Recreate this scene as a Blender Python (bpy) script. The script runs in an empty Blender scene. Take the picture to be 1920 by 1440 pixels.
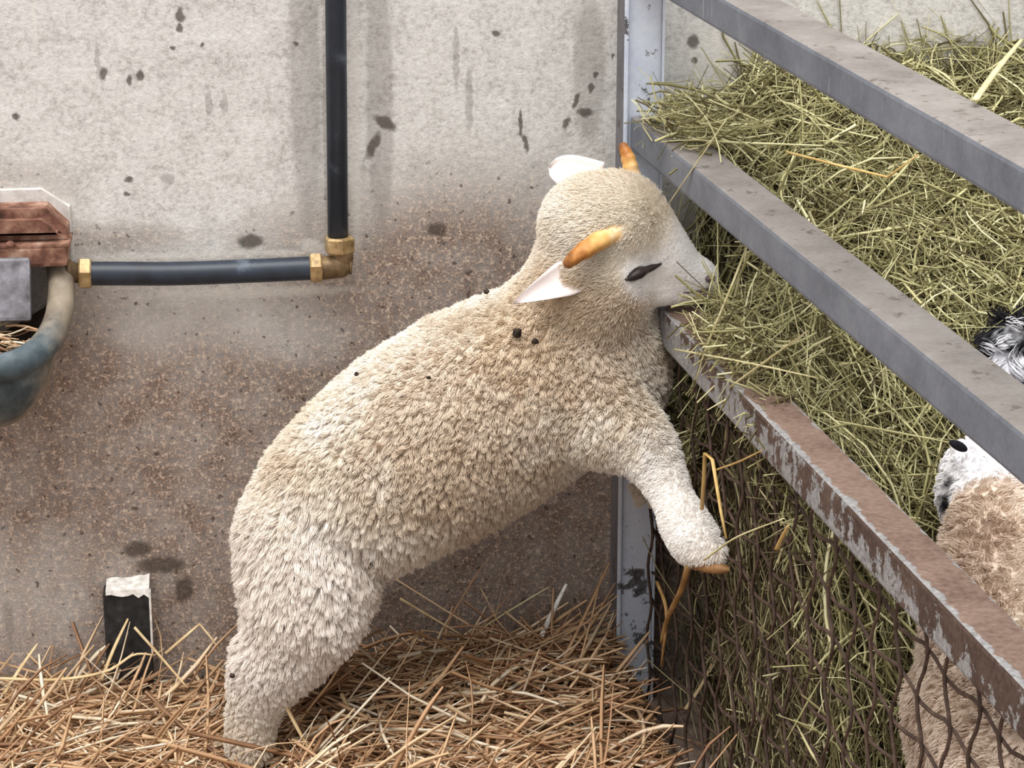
import bpy, bmesh, math, random
import numpy as np
from mathutils import Vector, Matrix
from mathutils.bvhtree import BVHTree
from mathutils.kdtree import KDTree

random.seed(7)
rng = np.random.default_rng(7)
S = bpy.context.scene
COL = S.collection

# ------------------------------------------------------------------ camera
FPX = 4800.0
PITCH, HEAD = math.radians(17.8), math.radians(6.0)
cF = np.array([math.sin(HEAD) * math.cos(PITCH), math.cos(HEAD) * math.cos(PITCH), -math.sin(PITCH)])
cR = np.array([math.cos(HEAD), -math.sin(HEAD), 0.0])
cU = np.cross(cR, cF)
CAM = np.array([-0.34336, -3.26685, 1.50199])
cam_data = bpy.data.cameras.new('camera')
cam = bpy.data.objects.new('camera', cam_data)
COL.objects.link(cam)
cam_data.sensor_width = 36.0
cam_data.lens = FPX / 1920 * 36.0
cam.matrix_world = Matrix(((cR[0], cU[0], -cF[0], CAM[0]), (cR[1], cU[1], -cF[1], CAM[1]),
                           (cR[2], cU[2], -cF[2], CAM[2]), (0, 0, 0, 1)))
S.camera = cam

# ------------------------------------------------------------------ light
world = bpy.data.worlds.new('barn_daylight')
S.world = world
world.use_nodes = True
wb = world.node_tree.nodes['Background']
wb.inputs['Strength'].default_value = 0.95
# bright roof lights overhead, dimmer barn towards the horizon
_t = world.node_tree
_tc = _t.nodes.new('ShaderNodeTexCoord')
_sx = _t.nodes.new('ShaderNodeSeparateXYZ')
_cr = _t.nodes.new('ShaderNodeValToRGB')
_cr.color_ramp.elements[0].position = 0.0
_cr.color_ramp.elements[0].color = (0.52, 0.515, 0.52, 1)
_cr.color_ramp.elements[1].position = 0.8
_cr.color_ramp.elements[1].color = (1.25, 1.24, 1.22, 1)
_t.links.new(_tc.outputs['Generated'], _sx.inputs[0])
_t.links.new(_sx.outputs['Z'], _cr.inputs[0])
_t.links.new(_cr.outputs[0], wb.inputs['Color'])
sun_d = bpy.data.lights.new('skylight', 'SUN')
sun_d.energy = 2.9
sun_d.angle = math.radians(50)
sun_d.color = (1.0, 0.98, 0.95)
sun = bpy.data.objects.new('skylight', sun_d)
COL.objects.link(sun)
sun.location = (-1.5, -2.0, 3.0)
sun.rotation_euler = Vector((0.16, 0.27, -1.0)).to_track_quat('-Z', 'Y').to_euler()
S.view_settings.view_transform = 'Standard'
S.view_settings.look = 'None'
S.view_settings.exposure = 0.3
S.view_settings.gamma = 1.0
S.view_settings.use_curve_mapping = False


# ------------------------------------------------------------------ helpers
def ray(u, v):
    return cF + cR * (u - 960) / FPX - cU * (v - 720) / FPX


def at(u, v, Y):
    """point of the place seen at (u, v) on the vertical plane y = Y"""
    d = ray(u, v)
    return Vector(CAM + d * ((Y - CAM[1]) / d[1]))


def deep(u, v, z):
    return Vector(CAM + ray(u, v) * z)


def px(n, p):
    """length in metres of n photo pixels at point p"""
    return n * float((np.array(p) - CAM) @ cF) / FPX


def lin(c):
    c = c / 255
    return c / 12.92 if c <= 0.04045 else ((c + 0.055) / 1.055) ** 2.4


def rgb(r, g, b):
    return (lin(r), lin(g), lin(b), 1)


def link(name, me, mat=None, parent=None):
    o = bpy.data.objects.new(name, me)
    COL.objects.link(o)
    for m in (mat if isinstance(mat, (list, tuple)) else [mat]):
        if m is not None:
            me.materials.append(m)
    if parent is not None:
        o.parent = parent
    return o


def build(name, bm, mat=None, parent=None, smooth=True):
    me = bpy.data.meshes.new(name)
    bmesh.ops.recalc_face_normals(bm, faces=bm.faces)
    bm.to_mesh(me)
    bm.free()
    for p in me.polygons:
        p.use_smooth = smooth
    return link(name, me, mat, parent)


def empty(name, loc=(0, 0, 0)):
    o = bpy.data.objects.new(name, None)
    COL.objects.link(o)
    o.location = loc
    o.empty_display_size = 0.05
    return o


def tag(o, label=None, cat=None, group=None, kind=None):
    if label: o['label'] = label
    if cat: o['category'] = cat
    if group: o['group'] = group
    if kind: o['kind'] = kind
    return o


def keep(o, parent):
    """parent without moving geometry that is already in world space"""
    o.parent = parent
    o.matrix_parent_inverse = Matrix.Translation(parent.location).inverted()
    return o


def add_box(bm, c, size, rot=None, bevel=0.0):
    r = bmesh.ops.create_cube(bm, size=1.0)
    M = Matrix.Translation(c) @ (rot.to_4x4() if rot else Matrix.Identity(4)) @ Matrix.Diagonal((*size, 1))
    bmesh.ops.transform(bm, matrix=M, verts=r['verts'])
    if bevel > 0:
        es = list({e for v in r['verts'] for e in v.link_edges})
        bmesh.ops.bevel(bm, geom=es, offset=bevel, segments=2, affect='EDGES', profile=0.6)


def add_tube(bm, pts, rad, n=14, caps=True, flat=1.0, up=(0, 0, 1)):
    pts = [Vector(p) for p in pts]
    if not isinstance(rad, (list, tuple)):
        rad = [rad] * len(pts)
    rings = []
    prev = None
    for i, p in enumerate(pts):
        t = (pts[min(i + 1, len(pts) - 1)] - pts[max(i - 1, 0)]).normalized()
        if prev is None:
            a = Vector(up)
            if abs(a.dot(t)) > 0.95:
                a = Vector((1, 0, 0))
            s = t.cross(a).normalized()
        else:
            s = (prev - t * prev.dot(t)).normalized()
        prev = s
        w = t.cross(s)
        rings.append([bm.verts.new(p + s * math.cos(2 * math.pi * k / n) * rad[i]
                                   + w * math.sin(2 * math.pi * k / n) * rad[i] * flat) for k in range(n)])
    for a, b in zip(rings, rings[1:]):
        for k in range(n):
            bm.faces.new((a[k], a[(k + 1) % n], b[(k + 1) % n], b[k]))
    if caps:
        bm.faces.new(rings[0][::-1])
        bm.faces.new(rings[-1])


def add_ball(bm, c, r, sub=3, scale=(1, 1, 1), rot=None):
    q = bmesh.ops.create_icosphere(bm, subdivisions=sub, radius=1.0)
    M = Matrix.Translation(c) @ (rot.to_4x4() if rot else Matrix.Identity(4)) @ \
        Matrix.Diagonal((r * scale[0], r * scale[1], r * scale[2], 1))
    bmesh.ops.transform(bm, matrix=M, verts=q['verts'])


def spline(pts, n):
    """Catmull-Rom through pts, n samples"""
    P = np.array([list(p) for p in pts], float)
    P = np.vstack([2 * P[0] - P[1], P, 2 * P[-1] - P[-2]])
    m = len(P) - 3
    out = []
    for t in np.linspace(0, m - 1e-6, n):
        i = int(t)
        f = t - i
        a, b, c, d = P[i:i + 4]
        out.append(0.5 * (2 * b + (c - a) * f + (2 * a - 5 * b + 4 * c - d) * f * f + (3 * b - a - 3 * c + d) * f ** 3))
    return np.array(out)


# ------------------------------------------------------------------ materials
class NT:
    def __init__(self, name, rough=0.8, spec=0.3, metal=0.0):
        self.m = bpy.data.materials.new(name)
        self.m.use_nodes = True
        self.t = self.m.node_tree
        self.b = self.t.nodes['Principled BSDF']
        self.b.inputs['Roughness'].default_value = rough
        self.b.inputs['Specular IOR Level'].default_value = spec
        self.b.inputs['Metallic'].default_value = metal

    def n(self, typ, **kw):
        nd = self.t.nodes.new(typ)
        for k, v in kw.items():
            if hasattr(nd, k):
                setattr(nd, k, v)
        return nd

    def put(self, sock, v):
        if hasattr(v, 'is_linked') or isinstance(v, bpy.types.NodeSocket):
            self.t.links.new(v, sock)
        else:
            sock.default_value = v

    def math(self, op, a, b=0.0, clamp=False):
        nd = self.n('ShaderNodeMath', operation=op, use_clamp=clamp)
        self.put(nd.inputs[0], a)
        self.put(nd.inputs[1], b)
        return nd.outputs[0]

    def noise(self, scale, detail=3, rough=0.55, vec=None, dist=0.0):
        nd = self.n('ShaderNodeTexNoise')
        nd.inputs['Scale'].default_value = scale
        nd.inputs['Detail'].default_value = detail
        nd.inputs['Roughness'].default_value = rough
        nd.inputs['Distortion'].default_value = dist
        if vec is not None:
            self.put(nd.inputs['Vector'], vec)
        return nd.outputs['Fac']

    def pos(self):
        return self.n('ShaderNodeNewGeometry').outputs['Position']

    def ramp(self, fac, stops):
        nd = self.n('ShaderNodeValToRGB')
        e = nd.color_ramp.elements
        while len(e) < len(stops):
            e.new(0.5)
        for el, (p, c) in zip(e, stops):
            el.position = p
            el.color = c
        self.put(nd.inputs['Fac'], fac)
        return nd.outputs['Color']

    def rng(self, v, a, b, c=0.0, d=1.0, smooth=True):
        nd = self.n('ShaderNodeMapRange', interpolation_type='SMOOTHSTEP' if smooth else 'LINEAR')
        self.put(nd.inputs[0], v)
        for i, x in enumerate((a, b, c, d)):
            nd.inputs[i + 1].default_value = x
        return nd.outputs[0]

    def mix(self, f, a, b):
        nd = self.n('ShaderNodeMix', data_type='RGBA')
        self.put(nd.inputs['Factor'], f)
        self.put(nd.inputs[6], a)
        self.put(nd.inputs[7], b)
        return nd.outputs[2]

    def color(self, c):
        self.put(self.b.inputs['Base Color'], c)

    def bump(self, h, strength=0.4, dist=0.002):
        nd = self.n('ShaderNodeBump')
        nd.inputs['Strength'].default_value = strength
        nd.inputs['Distance'].default_value = dist
        self.put(nd.inputs['Height'], h)
        self.t.links.new(nd.outputs[0], self.b.inputs['Normal'])


def ellipse_mark(k, vec, u, v, rx, ry, rot=0.0, soft=0.25):
    c = at(u, v, 0)
    mp = k.n('ShaderNodeMapping', vector_type='TEXTURE')
    mp.inputs['Location'].default_value = (c.x, 0, c.z)
    mp.inputs['Rotation'].default_value = (0, rot, 0)
    mp.inputs['Scale'].default_value = (rx / 1400, 1.0, ry / 1400)
    k.put(mp.inputs['Vector'], vec)
    ln = k.n('ShaderNodeVectorMath', operation='LENGTH')
    k.t.links.new(mp.outputs[0], ln.inputs[0])
    return k.rng(ln.outputs['Value'], 1 + soft, max(0.0, 1 - soft))


def mat_wall():
    k = NT('dirty_concrete', 0.92, 0.15)
    pos = k.pos()
    # wobble the coordinates so stains get ragged outlines
    nz = k.n('ShaderNodeTexNoise')
    nz.inputs['Scale'].default_value = 75
    nz.inputs['Detail'].default_value = 3
    k.put(nz.inputs['Vector'], pos)
    sub = k.n('ShaderNodeVectorMath', operation='SUBTRACT')
    k.t.links.new(nz.outputs['Color'], sub.inputs[0])
    sub.inputs[1].default_value = (0.5, 0.5, 0.5)
    sc = k.n('ShaderNodeVectorMath', operation='MULTIPLY')
    k.t.links.new(sub.outputs[0], sc.inputs[0])
    sc.inputs[1].default_value = (0.012, 0, 0.012)
    ad = k.n('ShaderNodeVectorMath', operation='ADD')
    k.put(ad.inputs[0], pos)
    k.t.links.new(sc.outputs[0], ad.inputs[1])
    vec = ad.outputs[0]
    sep = k.n('ShaderNodeSeparateXYZ')
    k.put(sep.inputs[0], pos)
    z = sep.outputs['Z']
    big = k.noise(4.5, 4, 0.6, pos)
    mid = k.noise(22, 5, 0.65, pos)
    fine = k.noise(125, 4, 0.75, pos)
    grit = k.noise(330, 3, 0.75, pos)
    # splashed dirt: grows towards the floor
    zz = k.math('ADD', z, k.math('MULTIPLY', k.math('SUBTRACT', big, 0.5), 0.35))
    zz = k.math('ADD', zz, k.math('MULTIPLY', k.math('SUBTRACT', mid, 0.5), 0.22))
    dirt_shade = k.rng(zz, 0.80, 0.42, 0.0, 1.0)
    def grow(d, amt, *e, **kw):
        return k.math('ADD', d, k.math('MULTIPLY', ellipse_mark(k, vec, *e, **kw), amt), clamp=True)
    for amt, e in ((0.42, (800, 520, 190, 130)), (0.30, (560, 400, 110, 50, -0.4)), (0.40, (900, 420, 190, 120)), (0.3, (330, 760, 330, 110)),
                   (-0.30, (330, 590, 220, 85)), (-0.30, (60, 1120, 150, 120)), (0.45, (50, 345, 95, 42)), (0.35, (235, 445, 130, 22)),
                   (-0.35, (560, 630, 90, 60)), (-0.3, (340, 350, 260, 90)), (0.30, (150, 700, 60, 130)), (0.55, (1000, 1000, 220, 150)), (0.25, (560, 860, 250, 120))):  # ellipses right of bowl and under belly paint in cast shade over the dirt
        dirt_shade = grow(dirt_shade, amt, *e, soft=0.75)
    clean = k.ramp(k.math('ADD', k.math('MULTIPLY', fine, 0.6), k.math('MULTIPLY', mid, 0.4)),
                   [(0.32, rgb(156, 152, 146)), (0.50, rgb(212, 209, 205)), (0.68, rgb(238, 237, 234))])
    brown = k.ramp(k.math('ADD', k.math('MULTIPLY', fine, 0.65), k.math('MULTIPLY', grit, 0.35)),
                   [(0.38, rgb(52, 38, 31)), (0.50, rgb(132, 110, 97)), (0.60, rgb(206, 188, 172))])
    speck = k.math('MULTIPLY', k.math('SUBTRACT', k.math('ADD', k.math('MULTIPLY', fine, .6), k.math('MULTIPLY', mid, .4)), 0.5), 3.4)
    dm = k.math('ADD', k.math('MULTIPLY', dirt_shade, 0.86), k.math('MULTIPLY', speck, k.rng(dirt_shade, 0.0, 0.4, 0.16, 0.9)), clamp=True)
    col = k.mix(dm, clean, brown)
    fl = k.noise(95, 2, 0.5, pos)
    col = k.mix(k.math('MULTIPLY', k.rng(fl, 0.64, 0.70), k.rng(dirt_shade, 0.1, 0.5, 0.15, 0.75)), col, rgb(74, 60, 52))
    # damp vertical bands beside the pipe and soft grey runs
    g = None
    for e in ((572, 140, 28, 290), (712, 190, 24, 260), (855, 110, 6, 60), (880, 190, 7, 60), (17, 1165, 9, 45), (392, 195, 6, 24),
              (1105, 130, 30, 130), (620, 250, 14, 260), (183, 115, 5, 30), (315, 335, 13, 9), (420, 195, 6, 20)):
        mk = ellipse_mark(k, vec, *e, soft=0.22)
        g = mk if g is None else k.math('MAXIMUM', g, mk)
    col = k.mix(k.math('MULTIPLY', g, 0.42), col, rgb(128, 122, 116))
    # pale strip along the ledge line and lime scale
    w = None
    for e in ((370, 478, 235, 7), (65, 40, 3, 48), (590, 465, 26, 12, 0.4), (665, 230, 10, 230), (480, 470, 14, 9), (455, 548, 190, 10), (1370, 90, 75, 70)):
        mk = ellipse_mark(k, vec, *e, soft=0.5)
        w = mk if w is None else k.math('MAXIMUM', w, mk)
    col = k.mix(k.math('MULTIPLY', w, 0.55), col, rgb(225, 220, 212))
    # splashes of muck
    d = None
    for e in ((338, 30, 9, 13), (336, 52, 5, 8), (193, 138, 7, 12), (243, 150, 5, 10), (262, 142, 6, 9), (30, 218, 8, 7), (240, 337, 7, 6),
              (237, 363, 7, 4), (555, 83, 8, 3, 0.6), (470, 452, 24, 13), (722, 230, 22, 11, 0.6), (700, 272, 9, 26, 0.5), (932, 63, 7, 6),
              (976, 232, 4, 24, -0.05), (985, 268, 5, 18, -0.3), (1098, 211, 13, 9), (1080, 190, 6, 14, 0.3), (1062, 232, 6, 12, 0.4),
              (1107, 165, 6, 10, 0.3), (1117, 140, 5, 6), (1300, 78, 11, 13), (1303, 112, 6, 5), (820, 430, 18, 12), (380, 85, 3, 6),
              (325, 90, 4, 4), (1150, 105, 3, 4), (300, 1060, 48, 16), (345, 1105, 18, 26), (258, 1030, 26, 16), (1385, 40, 9, 7), (255, 570, 3, 3)):
        mk = ellipse_mark(k, vec, *e, soft=0.35)
        d = mk if d is None else k.math('MAXIMUM', d, mk)
    col = k.mix(k.math('MULTIPLY', d, 0.8), col, rgb(72, 62, 54))
    k.color(col)
    k.bump(k.math('ADD', fine, k.math('MULTIPLY', mid, 0.6)), 0.5, 0.003)
    return k.m


def mat_simple(name, stops, scale=30, rough=0.8, metal=0.0, spec=0.3, bump=0.3, detail=4, dist=0.002, stretch=None):
    k = NT(name, rough, spec, metal)
    pos = k.pos()
    if stretch:
        mp = k.n('ShaderNodeMapping')
        mp.inputs['Scale'].default_value = stretch
        k.put(mp.inputs['Vector'], pos)
        pos = mp.outputs[0]
    f = k.noise(scale, detail, 0.62, pos)
    k.color(k.ramp(f, stops))
    if bump:
        k.bump(f, bump, dist)
    return k.m


def mat_island(name, stops, rough=0.7, spec=0.25, trans=0.0):
    """every stalk takes its own colour"""
    k = NT(name, rough, spec)
    g = k.n('ShaderNodeNewGeometry')
    f = k.noise(35, 2, 0.5, g.outputs['Position'])
    r = k.math('ADD', g.outputs['Random Per Island'], k.math('MULTIPLY', k.math('SUBTRACT', f, 0.5), 0.35), clamp=True)
    k.color(k.ramp(r, stops))
    return k.m


M_wall = mat_wall()
M_floor = mat_simple('worn_tan_floor', [(0.3, rgb(112, 94, 82)), (0.55, rgb(160, 140, 126)), (0.8, rgb(182, 165, 150))], 40)
M_pipe = mat_simple('blue_black_plastic', [(0.3, rgb(26, 32, 42)), (0.62, rgb(42, 52, 66)), (0.78, rgb(92, 104, 118))], 24, 0.42, 0, 0.5, 0.12, 5)
M_brass = mat_simple('dull_brass', [(0.25, rgb(92, 74, 48)), (0.5, rgb(166, 138, 96)), (0.75, rgb(208, 184, 138))], 60, 0.42, 0.35, 0.5, 0.2)
M_brass_dark = mat_simple('tarnished_brass', [(0.25, rgb(66, 50, 36)), (0.5, rgb(116, 94, 66)), (0.8, rgb(160, 134, 98))], 50, 0.55, 0.4, 0.4, 0.25)
M_rust = mat_simple('rusty_cast_iron', [(0.3, rgb(64, 42, 34)), (0.45, rgb(112, 76, 62)), (0.58, rgb(150, 112, 94)), (0.72, rgb(186, 160, 142))], 32, 0.75, 0, 0.3, 0.5)
M_bowl = None
M_paddle = mat_simple('grey_scuffed_iron', [(0.3, rgb(70, 66, 68)), (0.5, rgb(116, 114, 120)), (0.75, rgb(160, 160, 168))], 34, 0.5, 0.2, 0.4, 0.3)
M_plaster = mat_simple('pale_plaster', [(0.3, rgb(186, 180, 174)), (0.6, rgb(222, 219, 215))], 60)
M_black = mat_simple('black_rubbery_paint', [(0.35, rgb(28, 27, 28)), (0.6, rgb(52, 50, 50)), (0.8, rgb(92, 88, 84))], 55, 0.75, 0, 0.3, 0.4)
M_white_chip = mat_simple('broken_white_edge', [(0.35, rgb(205, 198, 190)), (0.6, rgb(248, 245, 240))], 90, 0.8)
M_dark_water = mat_simple('dark_bowl_inside', [(0.3, rgb(40, 30, 24)), (0.7, rgb(74, 58, 46))], 40, 0.5)


def mat_bowl():
    k = NT('blue_grey_enamel', 0.5, 0.4)
    pos = k.pos()
    sep = k.n('ShaderNodeSeparateXYZ')
    k.put(sep.inputs[0], pos)
    n1 = k.noise(30, 5, 0.6, pos)
    blue = k.ramp(n1, [(0.3, rgb(48, 58, 64)), (0.55, rgb(76, 90, 97)), (0.78, rgb(116, 126, 130))])
    mud = k.ramp(n1, [(0.3, rgb(104, 92, 80)), (0.7, rgb(156, 144, 126))])
    y = k.math('ADD', sep.outputs['Y'], k.math('MULTIPLY', k.math('SUBTRACT', n1, 0.5), 0.08))
    k.color(k.mix(k.rng(y, -0.165, -0.11), blue, mud))
    k.bump(n1, 0.25, 0.002)
    return k.m


M_bowl = mat_bowl()


def mat_paint(name, base, chip, amount, scale=38, stretch=(1, 1, 1), drip=False):
    k = NT(name, 0.6, 0.35)
    pos = k.pos()
    mp = k.n('ShaderNodeMapping')
    mp.inputs['Scale'].default_value = stretch
    k.put(mp.inputs['Vector'], pos)
    n1 = k.noise(scale, 5, 0.7, mp.outputs[0])
    n2 = k.noise(14, 4, 0.6, pos)
    fine = k.noise(160, 3, 0.6, pos)
    b = k.ramp(k.math('ADD', k.math('MULTIPLY', n2, 0.7), k.math('MULTIPLY', fine, 0.3)), base)
    col = k.mix(k.rng(n1, amount, amount + 0.05), b, k.ramp(fine, chip))
    if drip:
        m2 = k.n('ShaderNodeMapping')
        m2.inputs['Scale'].default_value = (1, 1, 0.12)
        k.put(m2.inputs['Vector'], pos)
        n3 = k.noise(95, 2, 0.5, m2.outputs[0])
        col = k.mix(k.rng(n3, 0.70, 0.78, 0, 0.55), col, rgb(190, 192, 196))
    k.color(col)
    k.bump(k.math('ADD', n1, k.math('MULTIPLY', fine, 0.5)), 0.3, 0.0015)
    return k.m


grey3 = lambda a, b, c: [(0.3, rgb(*a)), (0.5, rgb(*b)), (0.72, rgb(*c))]
M_rail_side = mat_paint('grey_gate_paint', grey3((92, 96, 104), (112, 116, 125), (130, 134, 142)),
                        grey3((70, 68, 70), (90, 88, 90), (110, 108, 108)), 0.66, drip=True)
M_rail_top = mat_paint('dusty_grey_paint', grey3((108, 102, 98), (132, 126, 122), (150, 145, 141)),
                       grey3((84, 76, 72), (104, 96, 90), (124, 116, 110)), 0.60)
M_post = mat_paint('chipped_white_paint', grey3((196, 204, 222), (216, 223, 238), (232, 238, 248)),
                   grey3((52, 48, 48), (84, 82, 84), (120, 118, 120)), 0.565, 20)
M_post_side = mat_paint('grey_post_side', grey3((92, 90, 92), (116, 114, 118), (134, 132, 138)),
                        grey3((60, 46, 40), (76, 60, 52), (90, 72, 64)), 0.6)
M_wire = mat_simple('rusty_wire', [(0.3, rgb(52, 40, 34)), (0.6, rgb(86, 68, 58)), (0.8, rgb(112, 92, 80))], 60, 0.7)

# ------------------------------------------------------------------ fence frame of reference
AZ = math.radians(5.9)
TD = Vector((math.sin(AZ), -math.cos(AZ), 0))      # along the rails, away from the wall
SD = Vector((math.cos(AZ), math.sin(AZ), 0))       # across the rails, into the hay pen
_b = at(1181, 205, -0.06)
FO = Vector((_b.x - 0.06 * math.tan(AZ), 0, 0))


def fp(s, t, z):
    return FO + SD * s + TD * t + Vector((0, 0, z))


def fs(p):
    """(s, t) of a world point"""
    d = Vector(p) - FO
    return d.dot(SD), d.dot(TD)



def mat_low(name, top):
    """old bottom rail: bare rust with jagged remains of grey paint along the corner"""
    k = NT(name, 0.75, 0.3)
    pos = k.pos()
    sb = k.n('ShaderNodeVectorMath', operation='SUBTRACT')
    k.put(sb.inputs[0], pos)
    sb.inputs[1].default_value = FO
    def along(ax):
        d = k.n('ShaderNodeVectorMath', operation='DOT_PRODUCT')
        k.t.links.new(sb.outputs[0], d.inputs[0])
        d.inputs[1].default_value = ax
        return d.outputs['Value']
    sv, tv, zv = along(SD), along(TD), along(Vector((0, 0, 1)))
    n1 = k.noise(34, 5, 0.7, pos)
    n2 = k.noise(15, 4, 0.6, pos)
    fine = k.noise(150, 3, 0.65, pos)
    paint = k.ramp(fine, grey3((118, 116, 116), (146, 144, 144), (168, 166, 166)))
    if top:
        rust = k.ramp(k.math('ADD', k.math('MULTIPLY', n2, .5), k.math('MULTIPLY', fine, .5)),
                      grey3((88, 68, 58), (126, 104, 92), (152, 130, 118)))
        a = k.math('ADD', sv, k.math('MULTIPLY', k.math('SUBTRACT', n1, .5), .028))
        m = k.math('MAXIMUM', k.rng(a, .007, .005), k.rng(a, .047, .049))
    else:
        rust = k.ramp(k.math('ADD', k.math('MULTIPLY', n2, .5), k.math('MULTIPLY', fine, .5)),
                      grey3((54, 42, 37), (84, 67, 59), (112, 94, 84)))
        a = k.math('ADD', n1, k.math('MULTIPLY', k.math('SUBTRACT', tv, .72), .13))
        a = k.math('ADD', a, k.math('MULTIPLY', k.math('SUBTRACT', zv, .589), 4.0))
        m = k.rng(a, .53, .49)
    k.color(k.mix(m, rust, paint))
    k.bump(k.math('ADD', k.math('MULTIPLY', m, .6), fine), 0.35, 0.002)
    return k.m


M_low_side, M_low_top = mat_low('flaking_grey_paint', False), mat_low('worn_rusty_top', True)

# ------------------------------------------------------------------ setting
bm = bmesh.new()
add_box(bm, (0.2, 0.06, 1.15), (4.4, 0.12, 2.5))
tag(build('wall_back', bm, M_wall, smooth=False), kind='structure')
bm = bmesh.new()
add_box(bm, (0.2, -1.9, -0.05), (4.4, 4.04, 0.1))
tag(build('floor', bm, M_floor, smooth=False), kind='structure')

# ------------------------------------------------------------------ fence: post, three rails, wire panel
fence = empty('livestock_fence', fp(0, 0.06, 0))
tag(fence, 'grey steel rail fence with chipped white post and rusty wire panel', 'fence')


def two_tone(o, mats, test):
    for m in mats[1:]:
        o.data.materials.append(m)
    for p in o.data.polygons:
        p.material_index = test(p.normal)


pl, pr = at(1177, 0, -0.06).x, at(1246, 0, -0.06).x
bm = bmesh.new()
add_box(bm, ((pl + pr) / 2, -0.0325, 0.9), (pr - pl, 0.055, 1.8), bevel=0.002)
add_box(bm, (pl - 0.002, -0.036, 0.9), (0.006, 0.064, 1.8), bevel=0.0015)
add_box(bm, (pr - 0.001, -0.034, 0.9), (0.004, 0.060, 1.8), bevel=0.001)
post = build('post', bm, M_post, smooth=False)
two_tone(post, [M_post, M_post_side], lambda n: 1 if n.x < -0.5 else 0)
keep(post, fence)
post['label'] = 'chipped white square post'

Rr = Matrix((SD, TD, Vector((0, 0, 1)))).transposed()


def rail(z0, z1, depth, mats):
    b = bmesh.new()
    L0, L1 = 0.062, 2.30
    zc = (z0 + z1) / 2
    add_box(b, fp(depth / 2, (L0 + L1) / 2, zc), (depth, L1 - L0, z1 - z0), Rr, 0.0045)
    o = build('rail', b, mats[0], smooth=False)
    two_tone(o, mats, lambda n: 1 if n.z > 0.75 else 0)
    return keep(o, fence)


rail(1.000, 1.039, 0.062, [M_rail_side, M_rail_top])
rail(0.781, 0.824, 0.054, [M_rail_side, M_rail_top])
r3 = rail(0.566, 0.612, 0.050, [M_low_side, M_low_top])
r3['label'] = 'rust-worn bottom rail with flaking paint'

bm = bmesh.new()
nt = 34
ts = np.linspace(0.125, 2.29, nt)
zs = np.linspace(0.02, 0.575, 12)
for i, t in enumerate(ts):                       # upright wires weave from joint to joint
    pts = [fp(0.020, t + (0.011 if (i + j) % 2 else -0.011), z) for j, z in enumerate(zs)]
    add_tube(bm, [Vector(p) for p in spline(pts, 34)], 0.0021, 6)
for j, z in enumerate(zs[:-1]):
    pts = [fp(0.0235, t, z + (0.006 if (i + j) % 2 else -0.006)) for i, t in enumerate(ts)]
    add_tube(bm, [Vector(p) for p in spline(pts, 72)], 0.0021, 6)
keep(build('wire_panel', bm, M_wire), fence)['label'] = 'rusty woven wire panel'

# ------------------------------------------------------------------ water pipe
pipe = empty('water_pipe', at(634, 480, -0.03))
tag(pipe, 'blue-black plastic water pipe with brass elbow running down the wall to the bowl', 'pipe')
YP = -0.034
bm = bmesh.new()
pr_ = px(19.5, at(630, 300, YP))
b = at(634, 470, YP)
a = b + (at(629.5, 0, YP) - b) * 4.2
add_tube(bm, [a, a.lerp(b, .33), a.lerp(b, .66), b], pr_, 24)
upright = keep(build('upright_pipe', bm, M_pipe), pipe)
bm = bmesh.new()
hp = [at(160, 513, YP), at(220, 513, YP), at(330, 513, YP), at(470, 508, YP), at(600, 502, YP)]
add_tube(bm, [Vector(p) for p in spline(hp, 24)], px(22.5, hp[2]), 24)
level = keep(build('level_pipe', bm, M_pipe), pipe)


def hex_nut(bm, a, b, r, r2=None):
    a, b = Vector(a), Vector(b)
    d = (b - a)
    pts = [a, a + d * .12, a + d * .88, b]
    add_tube(bm, pts, [r * .9, r, r, r * .9], 6, up=(0.35, 1, 0.2))


bm = bmesh.new()
c0 = at(637, 500, YP)
R1 = px(22, c0)
arc = [at(598, 503, YP), at(612, 502, YP), at(630, 499, YP), at(640, 487, YP), at(640, 474, YP), at(639, 462, YP)]
add_tube(bm, [Vector(p) for p in spline(arc, 18)], R1, 20)
add_ball(bm, at(636, 497, YP), R1 * 1.12, 3)
add_tube(bm, [at(655, 497, YP), at(659, 497, YP)], R1 * .8, 16)
elbow = keep(build('elbow', bm, M_brass_dark), pipe)
elbow['label'] = 'tarnished brass elbow'
for (p, q, r, on) in (((636, 443), (637, 474), 29, upright), ((581, 503), (604, 502), 30, level), ((148, 513), (172, 513), 31, level)):
    bm = bmesh.new()
    pa, pb = at(*p, YP), at(*q, YP)
    hex_nut(bm, pa, pb, px(r, pa))
    keep(build('brass_nut', bm, M_brass, smooth=False), on)
bm = bmesh.new()
add_tube(bm, [at(126, 512, YP), at(134, 512, YP), at(140, 512, YP), at(150, 512, YP)],
         [px(27, c0), px(24, c0), px(18, c0), px(20, c0)], 20)
keep(build('pipe_coupling', bm, M_brass_dark), pipe)

# ------------------------------------------------------------------ drinking bowl
BX = at(-30, 500, 0).x
bz = at(0, 480, 0).z
bowl = empty('drinking_bowl', (BX, -0.01, bz - 0.12))
tag(bowl, 'blue-grey iron drinking bowl with rusty valve housing fixed to the wall at left', 'drinking bowl')
NA = 40
half = [at(109, 484, -0.012), at(115, 545, -0.06), at(107, 603, -0.105), at(80, 650, -0.14), at(32, 682, -0.168), at(-30, 696, -0.18)]
half = [Vector(p) for p in spline(half, NA // 2 + 1)]
rim = half + [Vector((2 * BX - p.x, p.y, p.z)) for p in half[-2::-1]]
bm = bmesh.new()
add_tube(bm, rim, [0.0165 + 0.002 * math.sin(math.pi * i / NA) for i in range(NA + 1)], 16)
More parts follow.
